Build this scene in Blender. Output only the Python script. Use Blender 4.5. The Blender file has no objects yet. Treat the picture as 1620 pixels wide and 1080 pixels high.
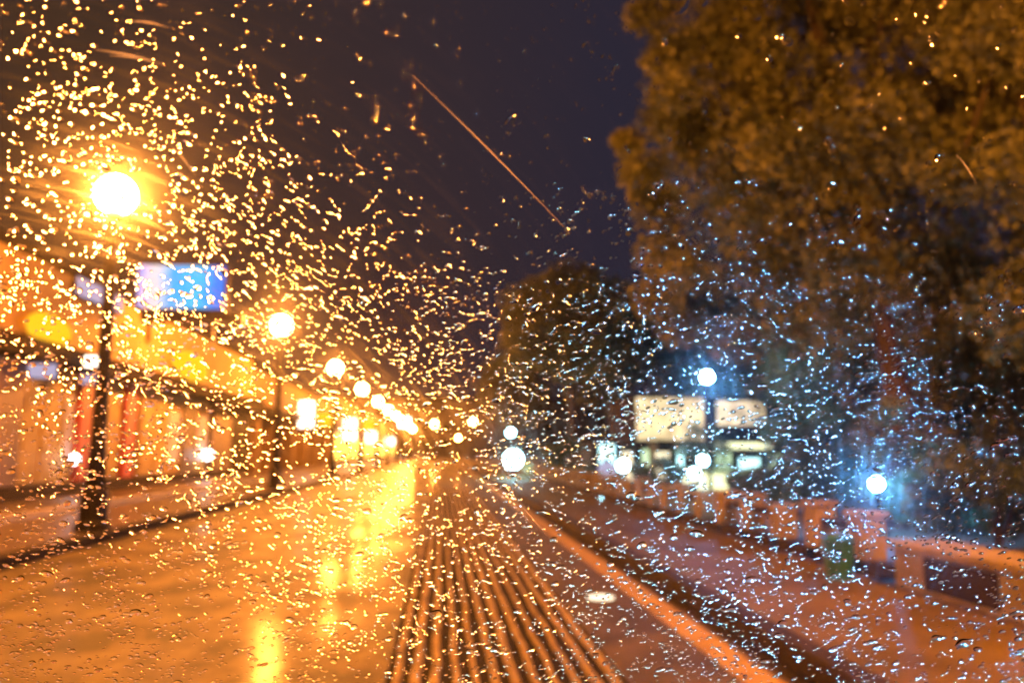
import bpy, math, random
import numpy as np
from mathutils import Vector, Matrix
R = math.radians
random.seed(7); rng = np.random.default_rng(11)
scene = bpy.context.scene
C = scene.collection

# ------------------------------------------------------------------ camera
FPX = 1247.0                                   # focal length in pixels of the 1620 px wide photograph
CAMZ = 1.2
PITCH = math.atan(174 / FPX)
YAW = math.atan(112 / FPX * math.cos(PITCH))
cam_d = bpy.data.cameras.new('camera'); cam = bpy.data.objects.new('camera', cam_d); C.objects.link(cam)
cam_d.sensor_width = 36; cam_d.lens = 36 * FPX / 1620
cam_d.clip_start = 0.02; cam_d.clip_end = 3000
cam.location = (0, 0, CAMZ)
cam.rotation_mode = 'XYZ'
cam.rotation_euler = (R(90) + PITCH, 0, -YAW)
scene.camera = cam
GLASS_D = 0.30                                 # windscreen distance straight ahead, at eye height
RAKE = R(58)                                   # windscreen slope above the horizontal
cam_d.dof.use_dof = True
cam_d.dof.focus_distance = 0.325
APERTURE = 0.0098 * 0.325                      # lens opening in metres
cam_d.dof.aperture_fstop = cam_d.lens * 1e-3 / APERTURE
cam_d.dof.aperture_blades = 0

# ------------------------------------------------------------------ world: a night sky with town glow
w = bpy.data.worlds.new('World'); scene.world = w; w.use_nodes = True
nt = w.node_tree; nt.nodes.clear()
sky = nt.nodes.new('ShaderNodeTexSky'); sky.sky_type = 'NISHITA'; sky.sun_disc = False
sky.sun_elevation = R(-4); sky.sun_rotation = R(150)
bg1 = nt.nodes.new('ShaderNodeBackground'); bg1.inputs['Strength'].default_value = 0.05
bg2 = nt.nodes.new('ShaderNodeBackground'); bg2.inputs['Color'].default_value = (0.42, 0.28, 0.36, 1)
bg2.inputs['Strength'].default_value = 0.018
ad = nt.nodes.new('ShaderNodeAddShader'); wo = nt.nodes.new('ShaderNodeOutputWorld')
tcw = nt.nodes.new('ShaderNodeTexCoord'); sxw = nt.nodes.new('ShaderNodeSeparateXYZ'); mrw = nt.nodes.new('ShaderNodeMapRange'); rpw = nt.nodes.new('ShaderNodeMix'); rpw.data_type = 'RGBA'
mrw.inputs[1].default_value = -0.40; mrw.inputs[2].default_value = 0.20
rpw.inputs[6].default_value = (0.62, 0.31, 0.17, 1); rpw.inputs[7].default_value = (0.28, 0.22, 0.40, 1)
nt.links.new(tcw.outputs['Generated'], sxw.inputs[0]); nt.links.new(sxw.outputs[0], mrw.inputs[0]); nt.links.new(mrw.outputs[0], rpw.inputs[0]); nt.links.new(rpw.outputs[2], bg2.inputs['Color'])
nt.links.new(sky.outputs[0], bg1.inputs['Color'])
nt.links.new(bg1.outputs[0], ad.inputs[0]); nt.links.new(bg2.outputs[0], ad.inputs[1])
nt.links.new(ad.outputs[0], wo.inputs['Surface'])

vs = scene.view_settings
vs.view_transform = 'Standard'; vs.look = 'None'; vs.exposure = 2.1; vs.gamma = 1; vs.use_curve_mapping = False
cy = scene.cycles
cy.max_bounces = 10; cy.diffuse_bounces = 3; cy.glossy_bounces = 3; cy.transmission_bounces = 8
cy.transparent_max_bounces = 16
cy.caustics_reflective = False; cy.caustics_refractive = True; cy.blur_glossy = 0.0
cy.sample_clamp_direct = 0; cy.sample_clamp_indirect = 2000
cy.use_adaptive_sampling = False
cy.use_denoising = True
try:
    cy.denoiser = 'OPENIMAGEDENOISE'; cy.denoising_input_passes = 'RGB_ALBEDO_NORMAL'; cy.denoising_prefilter = 'ACCURATE'
except Exception:
    pass

LAMP = 420.0      # radiance of the sodium globes
COOL = 370.0      # radiance of the cool white lamps

# ------------------------------------------------------------------ pixels of the photograph -> points
MW = cam.rotation_euler.to_matrix()
def ray(px, py):
    return (MW @ Vector(((px - 810) / FPX, -(py - 540) / FPX, -1))).normalized()
O = Vector((0, 0, CAMZ))
def ground(px, py, z=0.0):
    d = ray(px, py); return O + d * ((z - CAMZ) / d.z)
def on_x(px, py, X):
    d = ray(px, py); return O + d * (X / d.x)
def at_y(px, py, Y):
    d = ray(px, py); return O + d * (Y / d.y)

# ------------------------------------------------------------------ materials
def new_mat(name):
    m = bpy.data.materials.new(name); m.use_nodes = True
    t = m.node_tree; b = t.nodes['Principled BSDF']
    return m, t, b
def node(t, kind, **kw):
    n = t.nodes.new(kind)
    for k, v in kw.items(): setattr(n, k, v)
    return n
def mat(name, col, rough=0.7, var=0.25, scale=3.0, metal=0.0, bump=0.15, spec=0.5, stretch=(1, 1, 1)):
    m, t, b = new_mat(name)
    tc = node(t, 'ShaderNodeTexCoord'); mp = node(t, 'ShaderNodeMapping'); mp.inputs['Scale'].default_value = stretch
    n1 = node(t, 'ShaderNodeTexNoise'); n1.inputs['Scale'].default_value = scale; n1.inputs['Detail'].default_value = 5
    rp = node(t, 'ShaderNodeValToRGB')
    rp.color_ramp.elements[0].position = 0.3; rp.color_ramp.elements[1].position = 0.7
    rp.color_ramp.elements[0].color = tuple(c * (1 - var) for c in col) + (1,)
    rp.color_ramp.elements[1].color = tuple(min(1, c * (1 + var)) for c in col) + (1,)
    bp = node(t, 'ShaderNodeBump'); bp.inputs['Strength'].default_value = bump; bp.inputs['Distance'].default_value = 0.02
    n2 = node(t, 'ShaderNodeTexNoise'); n2.inputs['Scale'].default_value = scale * 8; n2.inputs['Detail'].default_value = 3
    L = t.links.new
    L(tc.outputs['Object'], mp.inputs[0]); L(mp.outputs[0], n1.inputs[0]); L(mp.outputs[0], n2.inputs[0])
    L(n1.outputs[0], rp.inputs[0]); L(rp.outputs[0], b.inputs['Base Color'])
    L(n2.outputs[0], bp.inputs['Height']); L(bp.outputs[0], b.inputs['Normal'])
    b.inputs['Roughness'].default_value = rough; b.inputs['Metallic'].default_value = metal
    b.inputs['Specular IOR Level'].default_value = spec
    return m
def emit(name, col, strength):
    m = bpy.data.materials.new(name); m.use_nodes = True; t = m.node_tree; t.nodes.clear()
    e = node(t, 'ShaderNodeEmission'); e.inputs[0].default_value = (*col, 1); e.inputs[1].default_value = strength
    o = node(t, 'ShaderNodeOutputMaterial'); t.links.new(e.outputs[0], o.inputs[0])
    return m

M = {}
M['sodium'] = emit('sodium_globe', (1.0, 0.30, 0.038), LAMP)
M['cool'] = emit('cool_lamp', (0.11, 0.42, 1.0), COOL)
M['cool_dim'] = emit('cool_lamp_dim', (0.30, 0.80, 0.95), COOL * 0.05)
M['yellow_glow'] = emit('yellow_glow_panel', (1.0, 0.52, 0.015), 0.32)
M['pale_sign'] = emit('pale_glow_panel', (0.75, 0.66, 0.95), 0.16)
M['white_sign'] = emit('white_lit_panel', (0.95, 0.78, 0.62), 1.4)
M['spot'] = emit('white_spot', (0.85, 0.92, 1.0), 4)
M['warm_window'] = emit('warm_lit_window', (1.0, 0.50, 0.08), 1.2)
M['kiosk_panel'] = emit('beige_glow_fascia', (0.95, 0.70, 0.36), 0.34)  # emission stands in for light falling on the fascia
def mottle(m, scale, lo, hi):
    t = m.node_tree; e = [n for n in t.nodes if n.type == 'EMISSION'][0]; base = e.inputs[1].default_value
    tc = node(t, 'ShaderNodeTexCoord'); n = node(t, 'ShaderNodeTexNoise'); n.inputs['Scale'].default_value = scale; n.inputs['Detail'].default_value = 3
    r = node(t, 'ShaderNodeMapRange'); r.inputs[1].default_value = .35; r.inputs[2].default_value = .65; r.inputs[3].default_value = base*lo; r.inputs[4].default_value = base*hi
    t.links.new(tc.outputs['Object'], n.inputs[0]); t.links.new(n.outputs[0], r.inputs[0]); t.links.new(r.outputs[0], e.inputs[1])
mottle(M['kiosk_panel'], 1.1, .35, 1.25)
M['kiosk_low'] = emit('pale_glow_low', (0.85, 0.85, 0.45), 0.5)  # emission stands in for light on the kiosk shutter and low wall
M['win_teal'] = emit('teal_lit_window', (.45, .85, .85), .75); M['win_cream'] = emit('cream_lit_window', (.95, .80, .50), .45); M['win_green'] = emit('green_lit_window', (.55, .72, .40), .38)
M['plaster'] = mat('cream_plaster', (0.27, 0.175, 0.042), 0.8, 0.2, 1.2)
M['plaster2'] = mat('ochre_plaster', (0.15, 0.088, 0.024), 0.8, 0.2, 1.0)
M['panel'] = mat('cream_shutter', (0.27, 0.19, 0.05), 0.7, 0.15, 2.0)
M['white'] = mat('white_paint', (0.32, 0.30, 0.30), 0.5, 0.1, 2.0)
M['red'] = mat('red_paint', (0.26, 0.018, 0.01), 0.5, 0.2, 2.0)
M['brown'] = mat('brown_wood', (0.07, 0.03, 0.012), 0.5, 0.3, 3.0, stretch=(1, 1, .2))
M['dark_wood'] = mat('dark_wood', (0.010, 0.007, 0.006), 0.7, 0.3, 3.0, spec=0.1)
M['olive'] = mat('olive_paint', (0.10, 0.07, 0.02), 0.6, 0.2, 2.0)
M['iron'] = mat('black_iron', (0.010, 0.008, 0.010), 0.55, 0.2, 6.0, spec=0.15)
M['slate'] = mat('dark_slate', (0.010, 0.008, 0.008), 0.8, 0.3, 3.0, spec=0.06)
M['stone'] = mat('pale_stone', (0.19, 0.155, 0.06), 0.8, 0.3, 3.0, spec=0.1)
M['stone_dark'] = mat('dark_stone', (0.025, 0.018, 0.012), 0.8, 0.3, 3.0, spec=0.1)
M['pave'] = mat('wet_pavement', (0.092, 0.068, 0.016), 0.7, 0.35, 1.3, bump=0.3, spec=0.05)
M['pave_left'] = mat('wet_pavement_left', (0.07, 0.048, 0.03), 0.4, 0.35, 1.3, bump=0.3)
M['kerb'] = mat('kerb_stone', (0.24, 0.19, 0.14), 0.5, 0.25, 2.0)
M['paint'] = mat('road_paint', (0.30, 0.205, 0.05), 0.8, 0.3, 4.0, spec=0.1)
M['road_right'] = mat('worn_asphalt', (0.060, 0.046, 0.022), 0.75, 0.45, 2.5, bump=0.4, spec=0.15)
M['gutter'] = mat('wet_gutter', (0.016, 0.012, 0.010), 0.8, 0.4, 3.0, spec=0.1)
M['earth'] = mat('dark_earth', (0.05, 0.045, 0.025), 0.9, 0.4, 1.0)
M['bark'] = mat('bark', (0.045, 0.032, 0.02), 0.85, 0.35, 5.0, bump=0.6, stretch=(1, 1, .3))
M['bin'] = mat('green_plastic', (0.02, 0.10, 0.045), 0.5, 0.2, 3.0)
M['carpaint'] = mat('dark_car_paint', (0.010, 0.010, 0.013), 0.3, 0.1, 3.0, bump=0.0)
M['trim'] = mat('black_trim', (0.012, 0.012, 0.012), 0.7, 0.1, 20.0)
M['far'] = mat('far_facade', (0.10, 0.075, 0.05), 0.8, 0.3, 0.4)

def road_material():
    m, t, b = new_mat('wet_asphalt'); L = t.links.new
    tc = node(t, 'ShaderNodeTexCoord')
    mp = node(t, 'ShaderNodeMapping'); mp.inputs['Scale'].default_value = (1.0, 0.6, 1)
    n1 = node(t, 'ShaderNodeTexNoise'); n1.inputs['Scale'].default_value = 1.7; n1.inputs['Detail'].default_value = 7; n1.inputs['Roughness'].default_value = .62
    rp = node(t, 'ShaderNodeValToRGB')
    rp.color_ramp.elements[0].position = 0.41; rp.color_ramp.elements[0].color = (0.026, 0.020, 0.012, 1)
    rp.color_ramp.elements[1].position = 0.60; rp.color_ramp.elements[1].color = (0.140, 0.107, 0.053, 1)
    n2 = node(t, 'ShaderNodeTexNoise'); n2.inputs['Scale'].default_value = 1.1; n2.inputs['Detail'].default_value = 5
    rr = node(t, 'ShaderNodeMapRange'); rr.inputs[1].default_value = 0.40; rr.inputs[2].default_value = 0.60
    rr.inputs[3].default_value = 0.01; rr.inputs[4].default_value = 0.17
    n3 = node(t, 'ShaderNodeTexNoise'); n3.inputs['Scale'].default_value = 22; n3.inputs['Detail'].default_value = 4
    bp = node(t, 'ShaderNodeBump'); bp.inputs['Strength'].default_value = 0.4; bp.inputs['Distance'].default_value = 0.012
    n4 = node(t, 'ShaderNodeTexNoise'); n4.inputs['Scale'].default_value = 5; n4.inputs['Detail'].default_value = 3
    bc = node(t, 'ShaderNodeBump'); bc.inputs['Strength'].default_value = 0.10; bc.inputs['Distance'].default_value = 0.01
    L(tc.outputs['Object'], mp.inputs[0])
    for n in (n1, n2, n3, n4): L(mp.outputs[0], n.inputs[0])
    L(n1.outputs[0], rp.inputs[0]); L(rp.outputs[0], b.inputs['Base Color'])
    L(n2.outputs[0], rr.inputs[0]); L(rr.outputs[0], b.inputs['Coat Weight'])
    L(n3.outputs[0], bp.inputs['Height']); L(bp.outputs[0], b.inputs['Normal'])
    L(n4.outputs[0], bc.inputs['Height']); L(bc.outputs[0], b.inputs['Coat Normal'])
    b.inputs['Roughness'].default_value = 0.66; b.inputs['Specular IOR Level'].default_value = 0.18
    b.inputs['Coat Roughness'].default_value = 0.17; b.inputs['Coat IOR'].default_value = 1.33
    return m
M['road'] = road_material()
M['ridge'] = mat('worn_concrete_ridge', (0.23, 0.17, 0.07), 0.8, 0.4, 3.5, bump=0.5, spec=0.3)
M['channel'] = mat('dark_wet_channel', (0.008, 0.006, 0.005), 0.9, 0.3, 3.0, spec=0.1)

def leaf_material(name, c0, c1):
    m, t, b = new_mat(name); L = t.links.new
    tc = node(t, 'ShaderNodeTexCoord')
    n1 = node(t, 'ShaderNodeTexNoise'); n1.inputs['Scale'].default_value = 1.1; n1.inputs['Detail'].default_value = 5
    rp = node(t, 'ShaderNodeValToRGB')
    rp.color_ramp.elements[0].position = 0.35; rp.color_ramp.elements[0].color = (*c0, 1)
    rp.color_ramp.elements[1].position = 0.65; rp.color_ramp.elements[1].color = (*c1, 1)
    L(tc.outputs['Object'], n1.inputs[0]); L(n1.outputs[0], rp.inputs[0]); L(rp.outputs[0], b.inputs['Base Color'])
    b.inputs['Roughness'].default_value = 0.55
    tr = node(t, 'ShaderNodeBsdfTranslucent'); mx = node(t, 'ShaderNodeMixShader'); mx.inputs[0].default_value = 0.3
    L(rp.outputs[0], tr.inputs[0]); L(b.outputs[0], mx.inputs[1]); L(tr.outputs[0], mx.inputs[2])
    L(mx.outputs[0], t.nodes['Material Output'].inputs[0])
    return m
M['leaf'] = leaf_material('olive_leaves', (0.045, 0.058, 0.018), (0.165, 0.175, 0.055))
M['leaf2'] = leaf_material('green_leaves', (0.035, 0.055, 0.018), (0.08, 0.12, 0.04))

# ------------------------------------------------------------------ mesh helpers
class MB:
    def __init__(s): s.v = []; s.f = []
    def box(s, x0, x1, y0, y1, z0, z1):
        i = len(s.v)
        s.v += [(x, y, z) for z in (z0, z1) for x, y in ((x0, y0), (x1, y0), (x1, y1), (x0, y1))]
        s.f += [(i, i+3, i+2, i+1), (i+4, i+5, i+6, i+7)] + [(i+k, i+(k+1) % 4, i+4+(k+1) % 4, i+4+k) for k in range(4)]
        return s
    def lathe(s, prof, n=20, c=(0, 0), cap=True):
        i = len(s.v)
        for r, z in prof:
            s.v += [(c[0] + r * math.cos(2*math.pi*k/n), c[1] + r * math.sin(2*math.pi*k/n), z) for k in range(n)]
        for j in range(len(prof) - 1):
            a = i + j*n; b = a + n
            s.f += [(a+k, a+(k+1) % n, b+(k+1) % n, b+k) for k in range(n)]
        if cap:
            s.f.append(tuple(range(i+n-1, i-1, -1))); e = i + (len(prof)-1)*n
            s.f.append(tuple(range(e, e+n)))
        return s
    def tube(s, pts, rad, n=8):
        i = len(s.v); pts = [Vector(p) for p in pts]
        for j, p in enumerate(pts):
            d = (pts[min(j+1, len(pts)-1)] - pts[max(j-1, 0)]).normalized()
            a = d.orthogonal().normalized(); b = d.cross(a)
            r = rad[j] if hasattr(rad, '__len__') else rad
            s.v += [tuple(p + (a*math.cos(2*math.pi*k/n) + b*math.sin(2*math.pi*k/n))*r) for k in range(n)]
        for j in range(len(pts)-1):
            a = i + j*n; b = a + n
            s.f += [(a+k, a+(k+1) % n, b+(k+1) % n, b+k) for k in range(n)]
        s.f.append(tuple(range(i+n-1, i-1, -1))); e = i + (len(pts)-1)*n
        s.f.append(tuple(range(e, e+n)))
        return s
    def build(s, name, m, parent=None, smooth=False, bevel=0.0):
        me = bpy.data.meshes.new(name); me.from_pydata(s.v, [], s.f); me.materials.append(m)
        if smooth: me.shade_smooth()
        o = bpy.data.objects.new(name, me); C.objects.link(o); o.parent = parent
        if bevel:
            b = o.modifiers.new('bevel', 'BEVEL'); b.width = bevel; b.segments = 2; b.limit_method = 'ANGLE'
        return o
def B(*a): return MB().box(*a)
def tag(o, label=None, cat=None, group=None, kind=None):
    for k, v in (('label', label), ('category', cat), ('group', group), ('kind', kind)):
        if v: o[k] = v
    return o
def empty(name, loc=(0, 0, 0)):
    o = bpy.data.objects.new(name, None); o.location = loc; o.empty_display_size = 0.1; C.objects.link(o); return o
def struct(o): o['kind'] = 'structure'; return o
def copy_tree(o, parent=None):
    c = o.copy(); C.objects.link(c); c.parent = parent
    for ch in list(o.children): copy_tree(ch, c)
    return c

# ================================================================== THE SETTING
struct(B(-400, 400, -60, 900, -1.0, -0.02).build('ground', M['earth']))
KL, KR = -4.45, 2.0
GR0, GR1 = -0.28, 1.0                      # the grooved strip
struct(MB().box(KL, GR0, -30, 400, -0.5, 0.0).build('road', M['road']))
struct(MB().box(GR1, 1.85, -30, 400, -0.5, 0.0).build('road', M['road_right']))
gs = struct(B(GR0, GR1, -30, 400, -0.5, -0.016).build('grooved_strip', M['channel']))
nr = 12; pitch = (GR1 - GR0) / nr
for k in range(nr):
    x0 = GR0 + k*pitch
    mb = MB(); segs = 60; wob = [0.004*math.sin(j*1.7+k*2.1) + random.uniform(-.006, .006) for j in range(segs+1)]
    y = [2.0 + 24.0*(j/segs)**1.4 for j in range(segs+1)]
    hw = pitch*(0.20 + 0.05*math.sin(k*1.3))
    for j in range(segs+1):
        xc = x0 + pitch*0.5 + wob[j]; h = random.uniform(-.003, .001)
        mb.v += [(xc-hw, y[j], -.015), (xc-hw*.7, y[j], h), (xc+hw*.7, y[j], h), (xc+hw, y[j], -.015)]
    for j in range(segs):
        a = j*4; b = a+4
        mb.f += [(a+q, a+q+1, b+q+1, b+q) for q in range(3)]
    mb.f += [(0, 3, 2, 1), (segs*4, segs*4+1, segs*4+2, segs*4+3)]
    mb.build('ridge', M['ridge'], gs)
struct(B(GR0, GR1, 26, 400, -0.03, -0.001).build('road', M['road']))
struct(B(1.85, KR, -30, 400, -0.5, -0.012).build('gutter', M['gutter']))
struct(B(1.60, 1.80, -30, 120, 0.0, 0.004).build('edge_line', M['paint']))
struct(B(KR, KR + .16, -30, 200, -0.3, 0.12).build('kerb', M['stone_dark'], bevel=.02))
struct(B(KR + .16, 3.75, -30, 200, -0.3, 0.11).build('pavement', M['pave']))
struct(B(KL - .18, KL, -30, 400, -0.3, 0.14).build('kerb', M['stone_dark'], bevel=.02))
struct(B(-6.55, KL - .18, -30, 400, -0.3, 0.13).build('pavement', M['pave_left']))
struct(B(-6.75, -6.55, -30, 400, -0.3, 0.25).build('step_edge', M['kerb'], bevel=.02))
struct(B(-8.4, -6.75, -30, 400, -0.3, 0.24).build('pavement', M['pave_left']))
struct(B(3.75, 60, -30, 200, -0.3, 0.06).build('park_ground', M['earth']))

# pale stud on the carriageway; its emission stands in for a reflected glint
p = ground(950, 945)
stud = MB().lathe([(.115, .0), (.115, .008), (.085, .016), (.0, .018)], 20, cap=False).build('road_stud', emit('stud_glow', (1, .80, .55), .55), smooth=True)
stud.location = (p.x, p.y, 0.001); tag(stud, 'pale round road stud with painted-on glint on the dark wet asphalt near the edge line', 'road stud')

# ================================================================== STREET LAMPS
def make_lamp():
    root = empty('street_lamp')
    MB().lathe([(.25, 0), (.25, .10), (.20, .16), (.19, .55), (.15, .62), (.15, .66)], 16).build('pedestal', M['iron'], root)
    MB().lathe([(.14, .66), (.115, 1.2), (.10, 2.2), (.085, 4.3), (.07, 4.62)], 16).build('post', M['iron'], root, True)
    MB().lathe([(.09, 4.60), (.16, 4.66), (.16, 4.70), (.12, 4.76)], 16).build('collar', M['iron'], root)
    g = MB().lathe([(.06, 4.75)] + [(.29*math.sin(a), 5.03 - .29*math.cos(a)) for a in [R(20+14*k) for k in range(11)]] + [(.05, 5.32)], 24).build('globe', M['sodium'], root, True)
    MB().lathe([(.10, 5.31), (.08, 5.36), (.02, 5.44), (.005, 5.5)], 12).build('finial', M['iron'], g)
    return root
lamp0 = make_lamp()
names = {-1: 'unlit', 0: 'nearest tall lamp post on the left pavement with big glowing orange globe',
         1: 'second lamp post from the front on the left, orange globe right of the blue sign',
         2: 'third lamp post from the front in the left row of orange globes',
         3: 'fourth lamp post from the front in the left row of orange globes',
         4: 'fifth lamp post from the front in the left row of orange globes',
         5: 'sixth lamp post from the front in the left row of orange globes'}
LY, LS, LX = 11.5, 12.0, -4.74
first = True
for k in range(-1, 11):
    o = lamp0 if first else copy_tree(lamp0); first = False
    o.location = (LX, LY + LS*k, 0.13); o.scale = (.93, .93, .945)
    lab = names.get(k, 'small far lamp with orange globe at the end of the left lamp row')
    if k == -1: lab = 'lamp post with orange globe on the left pavement beside the car'
    tag(o, lab, 'street lamp', 'street lamps along the left pavement')
for k, (px, py) in enumerate(((748, 663), (725, 690), (687, 667))):
    Y = (94, 170, 104)[k]; q = at_y(px, py, Y)
    o = copy_tree(lamp0); o.location = (q.x, Y, q.z - 5.03)
    tag(o, ('small distant yellow lamp above the right kerb line, right of the road end',
            'tiny distant yellow lamp low over the end of the road',
            'small distant yellow lamp just right of the left lamp row')[k], 'street lamp', 'distant lamps at the road end')

o = copy_tree(lamp0); o.location = (4.35, 3.0, 0.06)  # added out of view to brighten the tree, low wall and right pavement
tag(o, 'added unseen lamp post with orange globe behind the low wall to the right of the car', 'street lamp', 'added lamp right of the car')
# ================================================================== LEFT BUILDINGS
FX = -8.4
def fy(px): return on_x(px, 700, FX).y
def fz(px, py): return on_x(px, py, FX).z
def rect_on_facade(px0, px1, z0, z1, proud, depth=None):
    y0, y1 = sorted((fy(px0), fy(px1)))
    return (FX + 0.003 if depth is None else FX + depth, FX + proud, y0, y1, z0, z1)
A0, A1 = 6.0, fy(394)
bA = empty('shop_building', (0, 0, 0)); tag(bA, 'low orange-lit shop front with red pilasters and dark cornice behind the nearest lamp post', 'building')
B(FX-6, FX, A0, A1, 0.1, 5.15).build('wall', M['plaster'], bA)
B(FX-.3, FX+.16, A0, A1, 5.15, 5.34).build('coping', M['slate'], bA)
B(FX, FX+.62, A0, A1-.003, 2.98, 3.38).build('cornice', M['slate'], bA, bevel=.03)
B(FX, FX+.10, A0, A1-.003, 0.2, 0.52).build('plinth', M['stone_dark'], bA)
def bay(kind, px0, px1, z0, z1, m, proud=.06, parent=bA):
    return B(*rect_on_facade(px0, px1, z0, z1, proud)).build(kind, m, parent, bevel=.015)
for px0, px1, m in ((-60, 20, 'brown'), (115, 133, 'red'), (189, 205, 'red'), (209, 216, 'plaster2'), (393, 392, 'brown')):
    if px1 > px0: bay('pilaster', px0, px1, .53, 3.07, M[m], .14)
for px0, px1, m in ((27, 57, 'panel'), (60, 90, 'panel'), (139, 158, 'panel'), (160, 184, 'panel'), (218, 238, 'panel'), (240, 260, 'panel'), (285, 308, 'olive')):
    s = bay('shutter', px0, px1, .56, 2.75, M[m])
    y0, y1 = sorted((fy(px0), fy(px1)))
    for j in range(5):
        z = .75 + j*.42
        B(FX+.062, FX+.08, y0+.1*(y1-y0), y1-.1*(y1-y0), z, z+.26).build('slat', M[m], s)
for px0, px1 in ((97, 110), (263, 281), (311, 325)):
    wd = bay('window', px0, px1, .9, 2.45, M['white'], .05)
    y0, y1 = sorted((fy(px0), fy(px1)))
    B(FX+.051, FX+.058, y0+.12, y1-.12, 1.05, 2.3).build('pane', M['white'], wd)
dr = bay('door', 328, 392, .22, 2.85, M['dark_wood'], .05)  # near-black wood puts the shade of the doorway recess into the colour
y0, y1 = sorted((fy(328), fy(392)))
B(FX+.052, FX+.09, y0+.3, (y0+y1)/2-.1, .4, 2.5).build('door_leaf', M['brown'], dr)
B(FX+.052, FX+.09, (y0+y1)/2+.1, y1-.3, .4, 2.5).build('door_leaf', M['dark_wood'], dr)
B(FX, FX+.75, y0-.2, y1-.004, 2.9, 3.06).build('awning', M['slate'], bA)

def facade_sign(px0, px1, py_top, py_bot, m, label, proud=.12, cat='sign', emis=True):
    pc = (px0+px1)/2; za, zb = fz(pc, py_bot), fz(pc, py_top)
    y0, y1 = sorted((fy(px0), fy(px1)))
    o = empty('wall_glow_panel', (FX, (y0+y1)/2, za)); h = zb-za; l = (y1-y0)/2
    B(.004, proud, -l, l, 0, h).build('box', M['slate'], o, bevel=.01)
    B(proud+.002, proud+.012, -l+.04, l-.04, .04, h-.04).build('face', m, o)
    return tag(o, label, cat)
facade_sign(92, 172, 432, 476, M['pale_sign'], 'long pale lavender signboard high on the shop wall')  # unlit board; the faint emission replaces light it would reflect
def oval_glow(px0, px1, py_top, py_bot, m, label):  # glowing oval stands in for yellow light washing the wall
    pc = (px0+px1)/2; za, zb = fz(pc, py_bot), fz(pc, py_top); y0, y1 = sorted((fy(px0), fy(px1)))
    h = (zb-za)/2; l = (y1-y0)/2; o = empty('wall_glow_panel', (FX, (y0+y1)/2, (za+zb)/2))
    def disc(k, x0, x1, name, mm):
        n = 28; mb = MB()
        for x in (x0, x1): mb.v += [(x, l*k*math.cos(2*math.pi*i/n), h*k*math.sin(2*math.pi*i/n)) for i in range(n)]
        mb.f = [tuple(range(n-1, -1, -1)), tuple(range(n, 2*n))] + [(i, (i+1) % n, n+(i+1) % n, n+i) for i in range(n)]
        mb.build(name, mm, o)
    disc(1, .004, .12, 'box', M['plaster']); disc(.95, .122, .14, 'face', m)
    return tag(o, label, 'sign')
def hanging_sign(px, py, wpx, hpx, X, m, label, name='hanging_sign', cat='sign', th=.12):
    q = on_x(px, py, X); sc = q.y/FPX*1.0; wd = wpx*sc; h = hpx*sc
    o = empty(name, (q.x, q.y, q.z - h/2))
    B(-wd/2, wd/2, -th/2, th/2, 0, h).build('box', M['slate'], o, bevel=.01)
    B(-wd/2+.03, wd/2-.03, -th/2-.012, -th/2-.002, .03, h-.03).build('face', m, o)
    B(FX - q.x, -wd/2, -.02, .02, h*.5-.02, h*.5+.02).build('bracket', M['iron'], o)
    return tag(o, label, cat)
oval_glow(12, 92, 488, 545, M['yellow_glow'], 'painted oval pool of yellow light on the upper wall at the far left')
oval_glow(256, 318, 552, 600, M['yellow_glow'], 'painted oval pool of yellow light on the upper wall right of the nearest lamp post')
hanging_sign(70, 587, 46, 26, -8.05, M['pale_sign'], 'small pale sign hanging under the dark cornice at far left')
hanging_sign(150, 572, 32, 20, -7.6, M['white_sign'], 'small white lit sign beside the nearest lamp post above the cornice')
hanging_sign(147, 600, 34, 18, -7.7, M['pale_sign'], 'small bluish white sign beside the nearest lamp post under the cornice')
for px, py, lab in ((118, 726, 'small white spotlight low on the red pilaster left of the nearest lamp post'),
                    (329, 719, 'small white spotlight low beside the dark shop door')):
    q = on_x(px, py, FX + .3)
    o = empty('spotlight', (FX + .16, q.y, q.z)); rr = .0055*q.y
    B(-.16, .1, -.03, .03, -.03, .03).build('bracket', M['iron'], o)
    MB().lathe([(rr*.3, -rr), (rr, -rr*.5), (rr, rr*.5), (rr*.3, rr)], 14, c=(.14, 0)).build('bulb', M['spot'], o)
    tag(o, lab, 'spotlight')

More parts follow.
